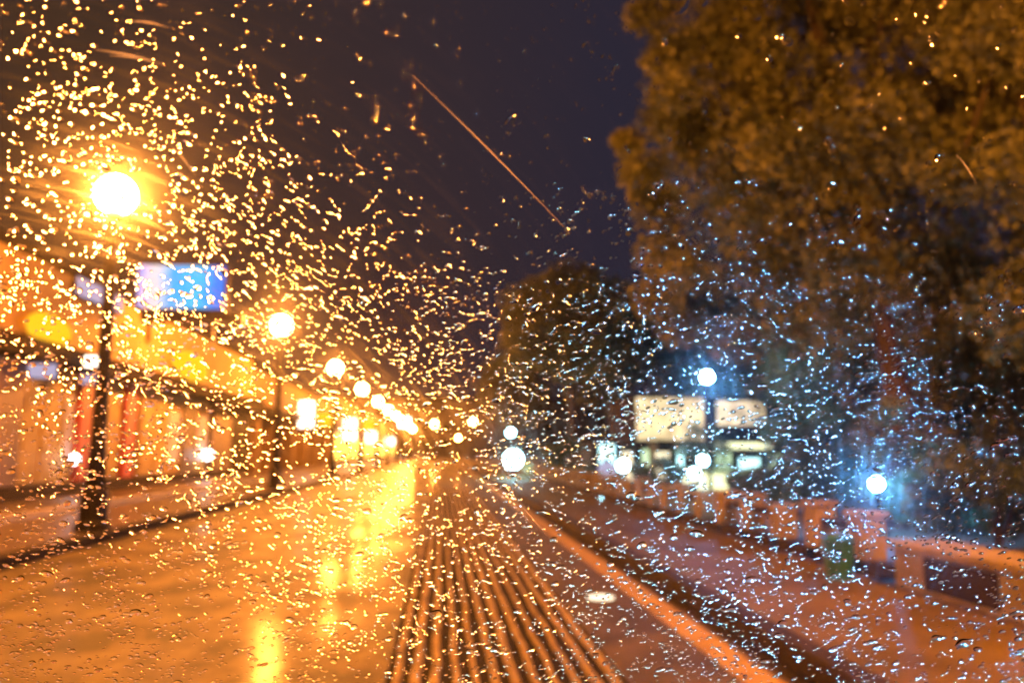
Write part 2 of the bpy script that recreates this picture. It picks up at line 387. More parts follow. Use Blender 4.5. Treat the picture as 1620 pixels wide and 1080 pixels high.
# large blue and white lightbox sign above the shop roof edge
qa, qb = on_x(218, 455, -7.9), None
SY = 21.0
q0, q1 = at_y(218, 456, SY), at_y(356, 452, SY)
zt, zb_ = at_y(290, 420, SY).z, at_y(290, 488, SY).z
ls = empty('lightbox_sign', (q0.x, SY, zb_)); W = q1.x-q0.x; H = zt-zb_
tag(ls, 'large blue and white lightbox sign high over the shop front', 'sign')
B(-.06, W+.06, 0, .3, -.06, H+.06).build('box', M['slate'], ls, bevel=.03)
def lightbox_face():
    m = bpy.data.materials.new('blue_white_sign_face'); m.use_nodes = True; t = m.node_tree; t.nodes.clear(); L = t.links.new
    tc = node(t, 'ShaderNodeTexCoord'); sx = node(t, 'ShaderNodeSeparateXYZ')
    n = node(t, 'ShaderNodeTexNoise'); n.inputs['Scale'].default_value = 1.5
    a = node(t, 'ShaderNodeMath', operation='MULTIPLY_ADD'); a.inputs[1].default_value = .5; a.inputs[2].default_value = -.25
    b = node(t, 'ShaderNodeMath', operation='ADD'); d = node(t, 'ShaderNodeMath', operation='DIVIDE'); d.inputs[1].default_value = W
    rp = node(t, 'ShaderNodeValToRGB'); e = rp.color_ramp.elements
    e[0].position = 0.0; e[0].color = (.30, .32, .80, 1); e[1].position = 1.0; e[1].color = (.02, .17, .80, 1)
    for pos, c in ((.08, (.60, .55, .85, 1)), (.20, (.80, .70, .72, 1)), (.30, (.35, .58, .90, 1)), (.38, (.04, .40, .95, 1)), (.70, (.05, .50, .95, 1)), (.88, (.02, .22, .88, 1))):
        k = e.new(pos); k.color = c
    em = node(t, 'ShaderNodeEmission'); em.inputs[1].default_value = 0.29; o = node(t, 'ShaderNodeOutputMaterial')
    L(tc.outputs['Object'], sx.inputs[0]); L(tc.outputs['Object'], n.inputs[0]); L(n.outputs[0], a.inputs[0])
    L(sx.outputs[0], b.inputs[0]); L(a.outputs[0], b.inputs[1]); L(b.outputs[0], d.inputs[0]); L(d.outputs[0], rp.inputs[0])
    L(rp.outputs[0], em.inputs[0]); L(em.outputs[0], o.inputs[0])
    return m
B(0, W, -.02, -.004, 0, H).build('face', lightbox_face(), ls)
B(.1, W+.5, .05, .2, -.34, -.10).build('bracket', M['iron'], ls)
for xx in (.3, W-.3): B(xx-.05, xx+.05, .08, .16, 5.3 - zb_ if zb_ > 5.3 else -.9, -.34).build('strut', M['iron'], ls)

# second building: dark arches between ochre piers
B0, B1 = A1 + .004, 62.0
bB = empty('arcade_building'); tag(bB, 'orange arcade with dark archways just beyond the shop front', 'building')
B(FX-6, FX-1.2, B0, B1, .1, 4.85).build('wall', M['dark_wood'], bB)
B(FX-1.2, FX, B0, B1, 3.2, 4.85).build('upper_wall', M['plaster2'], bB)
B(FX-.3, FX+.22, B0, B1, 4.85, 5.05).build('coping', M['slate'], bB)
B(FX, FX+.5, B0, B1-.003, 2.95, 3.26).build('cornice', M['slate'], bB)
y = B0
while y < B1-1.2:
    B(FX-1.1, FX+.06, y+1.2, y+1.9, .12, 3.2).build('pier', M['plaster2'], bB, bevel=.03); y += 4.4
# farther buildings
bC = empty('shop_building'); tag(bC, 'far row of orange-lit shops with yellow signs near the road end on the left', 'building')
B(FX-8, FX, B1+.004, 150, .1, 5.6).build('wall', M['plaster2'], bC)
B(FX-8, FX+.2, B1+.004, 150, 5.6, 5.9).build('roof', M['slate'], bC)
for k in range(18):
    y0 = B1+1.5+k*4.8
    wd = B(FX+.003, FX+.06, y0, y0+2.6, .4, 2.8).build('window', M['brown'], bC)
    B(FX+.062, FX+.075, y0+.15, y0+2.45, .6, 2.6).build('pane', M['warm_window'], wd)
# hanging lit signs along the far shop fronts
hs = [(485, 655, 24, 42, 'white_sign', 'tall white lit sign hanging past the second lamp post'),
      (514, 664, 26, 22, 'yellow_glow', 'yellow lit sign just right of the tall white one'),
      (554, 679, 20, 34, 'white_sign', 'white lit sign hanging below the third orange globe'),
      (582, 673, 24, 16, 'yellow_glow', 'far yellow lit sign below the fourth orange globe'),
      (587, 691, 16, 18, 'white_sign', 'far white lit sign under the small yellow sign'),
      (617, 698, 14, 12, 'white_sign', 'farthest small white lit sign on the left shops'),
      (640, 668, 16, 14, 'spot', 'bright white sign at the far end of the left lamp row')]
for px, py, a, b, m, lab in hs:
    hanging_sign(px, py, a, b, -7.7, M[m], lab)

# building closing the street
far = empty('far_building', (0, 230, 0)); tag(far, 'dark building closing the far end of the street', 'building')
B(-40, 60, 0, 20, 0, 16).build('wall', M['far'], far)
B(-40.4, 60.4, -.4, 20.4, 16, 16.8).build('roof', M['slate'], far)
for k in range(14):
    for j in range(3):
        if random.random() < .5: continue
        wd = B(-30+k*6, -27.8+k*6, -.06, -.003, 2.4+j*4.4, 4.8+j*4.4).build('window', M['dark_wood'], far)

# ================================================================== RIGHT SIDE
WX = 3.75
wall = empty('low_wall', (WX, 0, 0.11)); tag(wall, 'low stone wall with bright orange cap and dark panels at the right edge', 'wall')
ye = on_x(1432, 870, WX+.1).y
B(0, .34, 1.5, ye, 0, .30).build('wall_body', M['stone'], wall)
B(-.06, .42, 1.5, ye+.05, .302, .37).build('cap', M['stone'], wall, bevel=.015)
yy = 1.6
while yy < ye - .5:
    B(-.012, -.003, yy+.12, min(yy+.95, ye-.1), .03, .28).build('panel', M['stone_dark'], wall); yy += 1.15
bal = empty('balustrade', (WX, 0, 0.11)); tag(bal, 'receding low balustrade of orange-lit stone pillars along the right pavement', 'balustrade')
B(.02, .30, ye+.3, 46, 0, .13).build('plinth', M['stone_dark'], bal)
yy = ye + .55; k = 0
while yy < 46:
    h = .50 + .05*math.sin(k*2.3)
    p_ = B(.02, .26, yy, yy+.24, .0, h).build('pillar', M['stone'], bal, bevel=.02)
    B(-.01, .29, yy-.03, yy+.27, h+.002, h+.05).build('cap', M['stone'], p_, bevel=.015)
    if k % 3 != 1 and yy < 44:
        B(.09, .2, yy+.242, yy+.898, .36, .43).build('rail', M['stone_dark'], bal)
    yy += .90; k += 1
# green bin on the pavement by the pillars
q = ground(1338, 915, .11)
o = empty('litter_bin', (3.45, q.y, .11)); 
MB().lathe([(.11, 0), (.13, .30), (.135, .32)], 16).build('body', M['bin'], o)
MB().lathe([(.14, .321), (.14, .34), (.09, .37), (.03, .38)], 16).build('lid', M['bin'], o)
tag(o, 'small dark green litter bin in front of the balustrade', 'bin')

# kiosk whose fascia glows in place of light falling on it
KY = 30.0
ka, kb = at_y(1003, 630, KY), at_y(1212, 630, KY)
kz1, kz0 = at_y(1100, 630, KY).z, at_y(1100, 698, KY).z
kw = kb.x-ka.x
ks = empty('kiosk', (ka.x, KY, .06)); tag(ks, 'kiosk with a beige fascia with painted-on glow among the trees on the right', 'kiosk')
B(-1.7, kw+1.6, 0, 4, 0, kz0-.1).build('wall', M['stone_dark'], ks)
B(-.1, kw+1.7, -.25, 4.1, kz0-.1, kz1).build('roof', M['slate'], ks)
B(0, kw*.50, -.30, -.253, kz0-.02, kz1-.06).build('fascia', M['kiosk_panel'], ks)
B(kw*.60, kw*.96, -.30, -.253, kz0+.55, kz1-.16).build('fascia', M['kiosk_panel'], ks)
za = at_y(1170, 712, KY).z; zb2 = at_y(1170, 694, KY).z
B(kw*.60, kw*1.02, -.1, -.004, za, zb2).build('shutter', M['kiosk_low'], ks)
B(kw*.1, kw*.16, -.12, -.004, .1, 1.9).build('post', M['stone'], ks)
for k, (pa, pb, ya, yb2, mm) in enumerate(((945, 975, 700, 757, 'win_teal'), (980, 1003, 712, 760, 'win_cream'), (1012, 1030, 708, 760, 'win_green'), (1034, 1062, 712, 760, 'win_cream'),
                                   (1068, 1084, 705, 758, 'win_teal'), (1130, 1160, 712, 758, 'win_green'), (1166, 1205, 722, 758, 'win_teal'), (1212, 1240, 716, 758, 'win_green'), (1248, 1268, 728, 760, 'win_cream'))):
    A_, B_ = at_y(pa, ya, KY-.1), at_y(pb, yb2, KY-.1)
    wd = B(A_.x-ka.x, B_.x-ka.x, -.10, -.004, max(.02, B_.z-.06), A_.z-.06).build('window', M['slate'], ks)
    B(A_.x-ka.x+.06, B_.x-ka.x-.06, -.125, -.103, max(.06, B_.z-.02), A_.z-.12).build('pane', M[mm], wd)
# pale bench-wall in front, its glowing face standing in for lamplight on it
lw = empty('glow_wall', (0, 0, .06)); tag(lw, 'long pale yellow low wall with painted-on glow in front of the kiosk', 'wall')
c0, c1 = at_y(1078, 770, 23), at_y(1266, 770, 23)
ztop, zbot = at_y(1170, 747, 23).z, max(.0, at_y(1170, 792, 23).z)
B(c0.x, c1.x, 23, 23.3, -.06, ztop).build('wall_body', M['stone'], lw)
B(c0.x+.05, c1.x-.05, 22.96, 22.996, .05, ztop-.1).build('glow_panel', M['kiosk_low'], lw)
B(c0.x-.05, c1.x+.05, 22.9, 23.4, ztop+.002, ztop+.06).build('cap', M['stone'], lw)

# cool white lamps
def cool_lamp(px, py, Y, r, m, label, name='park_lamp'):
    q = at_y(px, py, Y); h = q.z - .06
    o = empty(name, (q.x, Y, .06)); 
    MB().lathe([(.11, 0), (.11, .06), (.05, .12), (.04, max(h-r-.04, .15)), (.06, max(h-r*.95, .2))], 12).build('post', M['iron'], o)
    g = MB().lathe([(r*.25, h-r*.97)] + [(r*math.sin(R(a)), h - r*math.cos(R(a))) for a in range(20, 161, 20)] + [(r*.25, h+r*.97)], 18).build('globe', m, o, True)
    MB().lathe([(r*.5, h+r*.98), (r*.4, h+r*1.1), (.01, h+r*1.3)], 12).build('cap', M['iron'], g)
    return tag(o, label, 'lamp', 'cool white lamps in the park')
cool_lamp(1118, 596, 20, .14, M['cool'], 'tall cool white lamp with blue glow above the kiosk fascia')
cool_lamp(1386, 765, 10.5, .08, M['cool'], 'low cool white lamp with blue glow nearest on the right')
cool_lamp(812, 726, 34, .38, M['cool_dim'], 'bright white lamp low beside the road end right of centre')
cool_lamp(808, 684, 36, .16, M['cool_dim'], 'small teal lamp standing above the bright white one at the road end')
cool_lamp(960, 744, 24, .30, M['pale_sign'], 'large pale blue globe lamp behind the balustrade')
cool_lamp(985, 736, 25, .18, M['cool_dim'], 'white globe lamp just right of the pale blue one')
cool_lamp(955, 785, 19.5, .12, M['cool_dim'], 'tiny teal lamp low on the balustrade')
cool_lamp(1098, 748, 22, .14, M['cool_dim'], 'low white lamp left of the pale lit wall')
cool_lamp(1112, 728, 25, .15, M['cool_dim'], 'white lamp between kiosk and pale lit wall')
cool_lamp(1192, 756, 22, .17, M['cool_dim'], 'teal white lamp in front of the pale lit wall')
cool_lamp(1488, 732, 14, .07, M['cool_dim'], 'faint blue lamp under the big tree at right')

# ------------------------------------------------------------------ trees
def leaf_cloud(clumps, per, size, seed):
    g = np.random.default_rng(seed); P = []
    for (c, r) in clumps:
        d = g.normal(size=(per, 3)); d /= np.linalg.norm(d, axis=1)[:, None]
        rad = r*(g.random(per)**.45)[:, None]
        P.append(np.array(c)[None] + d*rad*np.array([1, 1, .75]))
    P = np.concatenate(P); n = len(P)
    a = g.normal(size=(n, 3)); a /= np.linalg.norm(a, axis=1)[:, None]
    b = g.normal(size=(n, 3)); b -= (a*b).sum(1)[:, None]*a; b /= np.linalg.norm(b, axis=1)[:, None]
    s = size*(.6+.8*g.random(n))[:, None]
    V = np.stack([P-a*s, P+b*s*.45, P+a*s, P-b*s*.45], 1).reshape(-1, 3)
    me = bpy.data.meshes.new('crown'); me.vertices.add(n*4); me.vertices.foreach_set('co', V.ravel())
    me.loops.add(n*4); me.loops.foreach_set('vertex_index', np.arange(n*4, dtype=np.int32))
    me.polygons.add(n); me.polygons.foreach_set('loop_start', np.arange(0, n*4, 4, dtype=np.int32))
    me.polygons.foreach_set('loop_total', np.full(n, 4, dtype=np.int32)); me.update(calc_edges=True)
    return me
def tree(base, height, crown_c, crown_r, nclump, per, clump_r, leaf, label, m='leaf', trunk_r=.25, seed=1, name='street_tree', extra=()):
    g = np.random.default_rng(seed); o = empty(name, base); base = Vector(base)
    cc = Vector(crown_c) - base
    pts = [(0, 0, -.05)]; H = cc.z + crown_r[2]*.3
    for k in range(1, 7):
        f = k/6; pts.append((cc.x*f*f + g.normal()*.06, cc.y*f*f + g.normal()*.06, H*f))
    MB().tube(pts, [trunk_r*1.25]+[trunk_r*(1-.8*k/6) for k in range(1, 7)], 10).build('trunk', M['bark'], o, True)
    cl = []
    for k in range(nclump):
        d = g.normal(size=3); d /= np.linalg.norm(d); f = .35+.65*g.random()**.5
        c = Vector((cc.x + d[0]*crown_r[0]*f, cc.y + d[1]*crown_r[1]*f, cc.z + d[2]*crown_r[2]*f))
        cl.append((tuple(c), clump_r*(.6+.8*g.random())))
    for e in extra: cl.append((tuple(Vector(e[:3]) - base), e[3]))
    for k in range(9):
        c = Vector(cl[k*3 % len(cl)][0]); st = Vector(pts[3+k % 3]); mid = (st+c)/2 + Vector((0, 0, .15*crown_r[2]*g.random()))
        MB().tube([st, mid, c], [trunk_r*.4, trunk_r*.22, .02], 6).build('limb', M['bark'], o, True)
    me = leaf_cloud(cl, per, leaf, seed+50); me.materials.append(M[m])
    cr = bpy.data.objects.new('crown', me); C.objects.link(cr); cr.parent = o
    return tag(o, label, 'tree', 'trees on the right of the street')
# big tree: left edge of the crown near pixel 1000 all the way up
q = at_y(1425, 830, 13); TB = (q.x, 13.0, .06)
cc = at_y(1300, 150, 14.0)
ex = []
for px, py, r in ((1010, 20, .55), (1035, 90, .5), (1045, 150, .5), (975, 225, .35), (1000, 270, .5), (1030, 330, .6), (1030, 400, .6), (1020, 470, .5), (1060, 520, .5),
                  (1150, 540, .6), (1250, 530, .6), (1330, 520, .6), (1010, 310, .4), (1060, 430, .6)):
    v = at_y(px+18, py, 13.2 + random.uniform(-.6, .6)); ex.append((v.x, v.y, v.z, r))
tree(TB, 12, cc, (2.9, 3.2, 4.6), 150, 420, .85, .085, 'big olive-brown tree filling the upper right, lit orange by the lamps', trunk_r=.24, seed=3, extra=ex)
q = at_y(1640, 800, 10); cc = at_y(1640, 60, 10.0)
tree((q.x+.5, 10.0, .06), 11, cc, (1.35, 1.6, 4.6), 70, 420, .65, .075, 'narrow orange-lit tree at the right edge, nearest the camera', trunk_r=.2, seed=8)
q = at_y(905, 770, 35); cc = at_y(893, 520, 35)
tree((q.x, 35, .06), 9, cc, (2.7, 2.7, 2.7), 70, 300, .9, .13, 'dark round-topped tree behind the balustrade right of centre', trunk_r=.22, seed=13)
cc = at_y(985, 560, 44)
tree((cc.x, 44, .06), 10, cc, (3.6, 3.0, 3.6), 60, 260, 1.1, .16, 'dark tree behind the kiosk left end', trunk_r=.25, seed=17)
cc = at_y(1180, 560, 46)
tree((cc.x, 46, .06), 10, cc, (6.0, 3.0, 4.2), 80, 260, 1.3, .17, 'broad dark tree behind the kiosk', trunk_r=.3, seed=19)
cc = at_y(1420, 620, 26)
tree((cc.x, 26, .06), 8, cc, (4.6, 2.6, 2.6), 80, 280, .9, .12, 'green tree standing behind the big tree right of the kiosk', 'leaf2', trunk_r=.2, seed=23)
cc = at_y(815, 620, 75)
tree((cc.x, 75, .06), 9, cc, (3.0, 3.5, 3.8), 50, 200, 1.2, .2, 'far dark tree at the right side of the road end', trunk_r=.25, seed=29)
cc = at_y(1545, 560, 15)
tree((cc.x, 15, .06), 7, cc, (2.6, 2.0, 2.9), 90, 380, .75, .085, 'low bushy tree behind the low wall at the right edge', trunk_r=.14, seed=31)
cc = at_y(1345, 560, 21)
tree((cc.x+.6, 21, .06), 7, cc, (2.3, 2.0, 2.0), 60, 330, .75, .09, 'slim dark tree between the kiosk and the big tree', trunk_r=.14, seed=37)
# shrubs
def shrub(px, py, Y, rx, rz, label, seed, m='leaf2', per=260):
    q = at_y(px, py, Y); o = empty('shrub', (q.x, Y, .06)); g = np.random.default_rng(seed); cl = []
    for k in range(14):
        d = g.normal(size=3); d /= np.linalg.norm(d)
        cl.append(((d[0]*rx*.7, d[1]*rx*.6, rz*(.55+.45*d[2]*.9)), .35*rx))
    me = leaf_cloud(cl, per, .06, seed); me.materials.append(M[m])
    cr = bpy.data.objects.new('foliage', me); C.objects.link(cr); cr.parent = o
    for k in range(4): MB().tube([(0, 0, -.05), (g.normal()*.2*rx, g.normal()*.2*rx, rz*.7)], [.03, .012], 6).build('stem', M['bark'], o)
    return tag(o, label, 'shrub', 'shrubs behind the balustrade')
shrub(1300, 780, 15, .9, 1.3, 'green shrub left of the low blue lamp', 41)
shrub(1265, 700, 19, 1.2, 2.0, 'tall green shrub right of the kiosk fascia', 42)
shrub(1490, 800, 11, .7, 1.0, 'dark shrub right of the low blue lamp', 43)
shrub(1432, 800, 11.6, .8, 1.9, 'tall dark shrub in front of the big tree trunk', 48, 'leaf')
shrub(1570, 820, 9, 1.0, 1.1, 'green shrub behind the low wall at the right edge', 44)
shrub(1040, 770, 21, .8, .9, 'small green shrub left of the pale lit wall', 45)
shrub(1210, 800, 15, .8, .8, 'low green shrub in front of the pale lit wall', 46)
shrub(1112, 700, 26, 1.0, 2.1, 'sparse dark shrub in front of the kiosk fascia', 49, per=90)
shrub(900, 760, 30, 1.2, 1.5, 'dark shrub under the round-topped tree', 47)

# ================================================================== THE CAR: windscreen and what frames it
RC = 4.0                                     # radius of the glass sideways
U_ = Vector((1, 0, 0)); V_ = Vector((0, -math.cos(RAKE), math.sin(RAKE))); N_ = Vector((0, math.sin(RAKE), math.cos(RAKE)))
G0 = Vector((0, GLASS_D, CAMZ))
def gp(u, v, h=0.0): return G0 + U_*u + V_*v + N_*(h - u*u/(2*RC))
def gframe(u):
    uu = (U_ - N_*(u/RC)).normalized(); nn = uu.cross(V_).normalized()
    if nn.dot(N_) < 0: nn = -nn
    return uu, V_, nn
def hit(px, py):                             # (u, v) where the sight line of a pixel meets the glass
    d = ray(px, py); h = 0.0
    for _ in range(4):
        t = (G0 + N_*h - O).dot(N_)/d.dot(N_); P = O + d*t; u = (P-G0).dot(U_); h = -u*u/(2*RC)
    return u, (P-G0).dot(V_)
car = empty('car', (0, 0, 0)); tag(car, 'car whose rain-spattered windscreen the street is seen through', 'car')
PV0, PV1, PU = -.34, .30, .66
TH = .005
def pane():
    nu, nv = 40, 12; v = []; f = []; mi = []
    for h in (0.0, -TH):
        for j in range(nv+1):
            for i in range(nu+1): v.append(tuple(gp(-PU+2*PU*i/nu, PV0+(PV1-PV0)*j/nv, h)))
    n1 = (nu+1)*(nv+1)
    for j in range(nv):
        for i in range(nu):
            a = j*(nu+1)+i; f.append((a, a+1, a+nu+2, a+nu+1)); mi.append(1)
            f.append((n1+a, n1+a+nu+1, n1+a+nu+2, n1+a+1)); mi.append(0)
    for i in range(nu):
        a = i; f.append((a, n1+a, n1+a+1, a+1)); mi.append(1)
        a = nv*(nu+1)+i; f.append((a, a+1, n1+a+1, n1+a)); mi.append(1)
    for j in range(nv):
        a = j*(nu+1); f.append((a, a+nu+1, n1+a+nu+1, n1+a)); mi.append(1)
        a = j*(nu+1)+nu; f.append((a, n1+a, n1+a+nu+1, a+nu+1)); mi.append(1)
    me = bpy.data.meshes.new('windscreen'); me.from_pydata(v, [], [q[::-1] for q in f]); me.shade_smooth()
    me.polygons.foreach_set('material_index', mi)
    return me
def film_material():
    m = bpy.data.materials.new('glass_with_wiper_film'); m.use_nodes = True; t = m.node_tree; t.nodes.clear(); L = t.links.new
    o = node(t, 'ShaderNodeOutputMaterial'); tr = node(t, 'ShaderNodeBsdfRefraction'); tr.inputs['IOR'].default_value = 1.5; tr.inputs['Roughness'].default_value = 0
    r1 = node(t, 'ShaderNodeBsdfRefraction', distribution='GGX'); r1.inputs['IOR'].default_value = 1.5; r1.inputs['Roughness'].default_value = .21
    r2 = node(t, 'ShaderNodeBsdfRefraction', distribution='GGX'); r2.inputs['IOR'].default_value = 1.5; r2.inputs['Roughness'].default_value = .40
    m1 = node(t, 'ShaderNodeMixShader'); m2 = node(t, 'ShaderNodeMixShader'); m1.inputs[0].default_value = .30
    # arcs left by the wiper: noise stretched around the wiper pivot
    geo = node(t, 'ShaderNodeNewGeometry')
    ang = []
    uc, vc = hit(50, 960)
    def dot(vec, off):
        n = node(t, 'ShaderNodeVectorMath', operation='DOT_PRODUCT'); n.inputs[1].default_value = vec
        s = node(t, 'ShaderNodeMath', operation='SUBTRACT'); s.inputs[1].default_value = off
        L(geo.outputs['Position'], n.inputs[0]); L(n.outputs['Value'], s.inputs[0]); return s
    du = dot(U_, G0.dot(U_)+uc); dv = dot(V_, G0.dot(V_)+vc)
    cmb = node(t, 'ShaderNodeCombineXYZ'); L(du.outputs[0], cmb.inputs[0]); L(dv.outputs[0], cmb.inputs[1])
    ln = node(t, 'ShaderNodeVectorMath', operation='LENGTH'); L(cmb.outputs[0], ln.inputs[0])
    at2 = node(t, 'ShaderNodeMath', operation='ARCTAN2'); L(dv.outputs[0], at2.inputs[0]); L(du.outputs[0], at2.inputs[1])
    sc1 = node(t, 'ShaderNodeMath', operation='MULTIPLY'); sc1.inputs[1].default_value = 420; L(ln.outputs['Value'], sc1.inputs[0])
    sc2 = node(t, 'ShaderNodeMath', operation='MULTIPLY'); sc2.inputs[1].default_value = 7; L(at2.outputs[0], sc2.inputs[0])
    c2 = node(t, 'ShaderNodeCombineXYZ'); L(sc1.outputs[0], c2.inputs[0]); L(sc2.outputs[0], c2.inputs[1])
    ns = node(t, 'ShaderNodeTexNoise'); ns.inputs['Scale'].default_value = 1.0; ns.inputs['Detail'].default_value = 2; L(c2.outputs[0], ns.inputs[0])
    blotch = node(t, 'ShaderNodeTexNoise'); blotch.inputs['Scale'].default_value = 18; blotch.inputs['Detail'].default_value = 4; L(geo.outputs['Position'], blotch.inputs[0])
    mr = node(t, 'ShaderNodeMapRange'); mr.inputs[1].default_value = .50; mr.inputs[2].default_value = .72; mr.inputs[3].default_value = .017; mr.inputs[4].default_value = .06
    mb2 = node(t, 'ShaderNodeMapRange'); mb2.inputs[1].default_value = .35; mb2.inputs[2].default_value = .65; mb2.inputs[3].default_value = .5; mb2.inputs[4].default_value = 1.4
    mu = node(t, 'ShaderNodeMath', operation='MULTIPLY')
    L(ns.outputs[0], mr.inputs[0]); L(blotch.outputs[0], mb2.inputs[0]); L(mr.outputs[0], mu.inputs[0]); L(mb2.outputs[0], mu.inputs[1])
    L(r1.outputs[0], m1.inputs[1]); L(r2.outputs[0], m1.inputs[2])
    L(mu.outputs[0], m2.inputs[0]); L(tr.outputs[0], m2.inputs[1]); L(m1.outputs[0], m2.inputs[2]); L(m2.outputs[0], o.inputs[0])
    return m
def clear_material():
    m = bpy.data.materials.new('clear_glass'); m.use_nodes = True; t = m.node_tree; t.nodes.clear()
    o = node(t, 'ShaderNodeOutputMaterial'); tr = node(t, 'ShaderNodeBsdfRefraction'); tr.inputs['IOR'].default_value = 1.5; tr.inputs['Roughness'].default_value = 0
    tr.inputs[0].default_value = (.97, .98, .97, 1)
    t.links.new(tr.outputs[0], o.inputs[0])
    return m
me = pane(); me.materials.append(clear_material()); me.materials.append(film_material())
ws = bpy.data.objects.new('windscreen', me); C.objects.link(ws); ws.parent = car
ws['label'] = 'wet windscreen glass with wiper streaks and fine scratches'
# scratches: thin grooves that catch the lamp light
sm = bpy.data.materials.new('scratch'); sm.use_nodes = True; t = sm.node_tree; t.nodes.clear()
o_ = node(t, 'ShaderNodeOutputMaterial'); tl = node(t, 'ShaderNodeBsdfTranslucent'); tl.inputs[0].default_value = (.8, .8, .8, 1)
tt = node(t, 'ShaderNodeBsdfTransparent'); mx = node(t, 'ShaderNodeMixShader'); mx.inputs[0].default_value = .2
t.links.new(tt.outputs[0], mx.inputs[1]); t.links.new(tl.outputs[0], mx.inputs[2]); t.links.new(mx.outputs[0], o_.inputs[0])
for (a, b, wd) in (((652, 118), (892, 358), .00026), ((270, 226), (312, 278), .0005), ((1510, 244), (1541, 290), .0003),
                   ((150, 78), (262, 102), .0004), ((205, 34), (268, 44), .0004), ((175, 88), (250, 100), .0003), ((785, 770), (850, 835), .0003), ((800, 770), (870, 850), .0002)):
    ua, va = hit(*a); ub, vb = hit(*b); pts = []
    for k in range(9):
        f = k/8; pts.append(tuple(gp(ua+(ub-ua)*f, va+(vb-va)*f + .0006*math.sin(f*math.pi), .0006)))
    MB().tube(pts, [wd*(.2+.8*math.sin(math.pi*min(max(k/8, .08), .92))**2) for k in range(9)], 6).build('scratch', sm, ws, True)
# frame and body around the glass
def strip(u0, u1, v0, v1, h0, h1, n=24):
    mb = MB()
    for k in range(n+1):
        u = u0+(u1-u0)*k/n
        mb.v += [tuple(gp(u, v0, h0)), tuple(gp(u, v1, h0)), tuple(gp(u, v1, h1)), tuple(gp(u, v0, h1))]
    for k in range(n):
        a = k*4; b = a+4; mb.f += [(a+q, a+(q+1) % 4, b+(q+1) % 4, b+q) for q in range(4)]
    mb.f += [(0, 3, 2, 1), (n*4, n*4+1, n*4+2, n*4+3)]
    return mb
strip(-PU-.05, PU+.05, PV1+.002, PV1+.10, -.03, .02).build('roof_rail', M['carpaint'], car, True)
strip(-PU-.05, PU+.05, PV0-.05, PV0-.002, -.02, .006).build('cowl', M['trim'], car, True)
for s in (-1, 1): strip(s*(PU+.003), s*(PU+.08), PV0-.05, PV1+.10, -.05, .02, 4).build('pillar', M['carpaint'], car)
mb = MB(); nu, nv = 16, 8
yb, zb0 = gp(0, PV0-.06).y, gp(0, PV0-.06).z
for h in (0, -.03):
    for j in range(nv+1):
        f = j/nv
        for i in range(nu+1):
            u = -.75+1.5*i/nu
            mb.v.append((u*(1-.08*f), yb+.01+f*.95-abs(u)**2*.12, zb0-.02-.18*f*f-.05*f-abs(u)**2.5*.09+h))
n1 = (nu+1)*(nv+1)
for j in range(nv):
    for i in range(nu):
        a = j*(nu+1)+i; mb.f += [(a, a+1, a+nu+2, a+nu+1), (n1+a, n1+a+nu+1, n1+a+nu+2, n1+a+1)]
mb.build('bonnet', M['carpaint'], car, True)
mb = MB(); prof = [(yb-.02, zb0+.0), (yb-.16, zb0+.02), (yb-.30, zb0-.01), (yb-.36, zb0-.10), (yb-.33, zb0-.30), (yb-.02, zb0-.30)]
for x in (-.7, .7): mb.v += [(x, a, b) for a, b in prof]
n = len(prof); mb.f = [tuple(range(n)), tuple(range(2*n-1, n-1, -1))] + [(k, n+k, n+(k+1) % n, (k+1) % n) for k in range(n)]
mb.build('dashboard', M['trim'], car, bevel=.02)

# ================================================================== RAINDROPS
def water(name, rough):
    m = bpy.data.materials.new(name); m.use_nodes = True; t = m.node_tree; t.nodes.clear()
    o = node(t, 'ShaderNodeOutputMaterial'); g = node(t, 'ShaderNodeBsdfRefraction', distribution='GGX')
    g.inputs['IOR'].default_value = 1.33; g.inputs['Roughness'].default_value = rough
    t.links.new(g.outputs[0], o.inputs[0]); return m
W_CAP, W_BASE = water('rain_water', .15), water('rain_water_base', 0.0)
def drop_shape(seed, seg, phi):
    g = np.random.default_rng(seed)
    th = np.arange(seg)*2*np.pi/seg
    r = 1 + .12*g.normal()*np.cos(2*th+g.random()*6) + .10*g.normal()*np.cos(3*th+g.random()*6) + .05*g.normal()*np.cos(4*th+g.random()*6)
    if g.random() < .25: r = r*(1+.35*np.exp(-((np.angle(np.exp(1j*(th-g.random()*6.28))))/.5)**2))
    Rr = 1/math.sin(phi); V = []; F = []; MI = []
    rho = (1, .86, .6, .3)
    off = .12*g.normal(size=2)
    for q in rho:
        h = math.sqrt(Rr*Rr-q*q)-Rr*math.cos(phi)
        V.append(np.stack([r*np.cos(th)*q+off[0]*(1-q), r*np.sin(th)*q+off[1]*(1-q), np.full(seg, h)], 1))
    V.append(np.array([[off[0], off[1], Rr-Rr*math.cos(phi)]]))
    V.append(np.stack([r*np.cos(th), r*np.sin(th), np.zeros(seg)], 1))
    for j in range(3):
        for k in range(seg): F.append((j*seg+k, j*seg+(k+1) % seg, (j+1)*seg+(k+1) % seg, (j+1)*seg+k)); MI.append(0)
    top = 4*seg
    for k in range(seg): F.append((3*seg+k, 3*seg+(k+1) % seg, top)); MI.append(0)
    F.append(tuple(range(top+seg, top, -1))); MI.append(1)
    return np.concatenate(V), F, MI
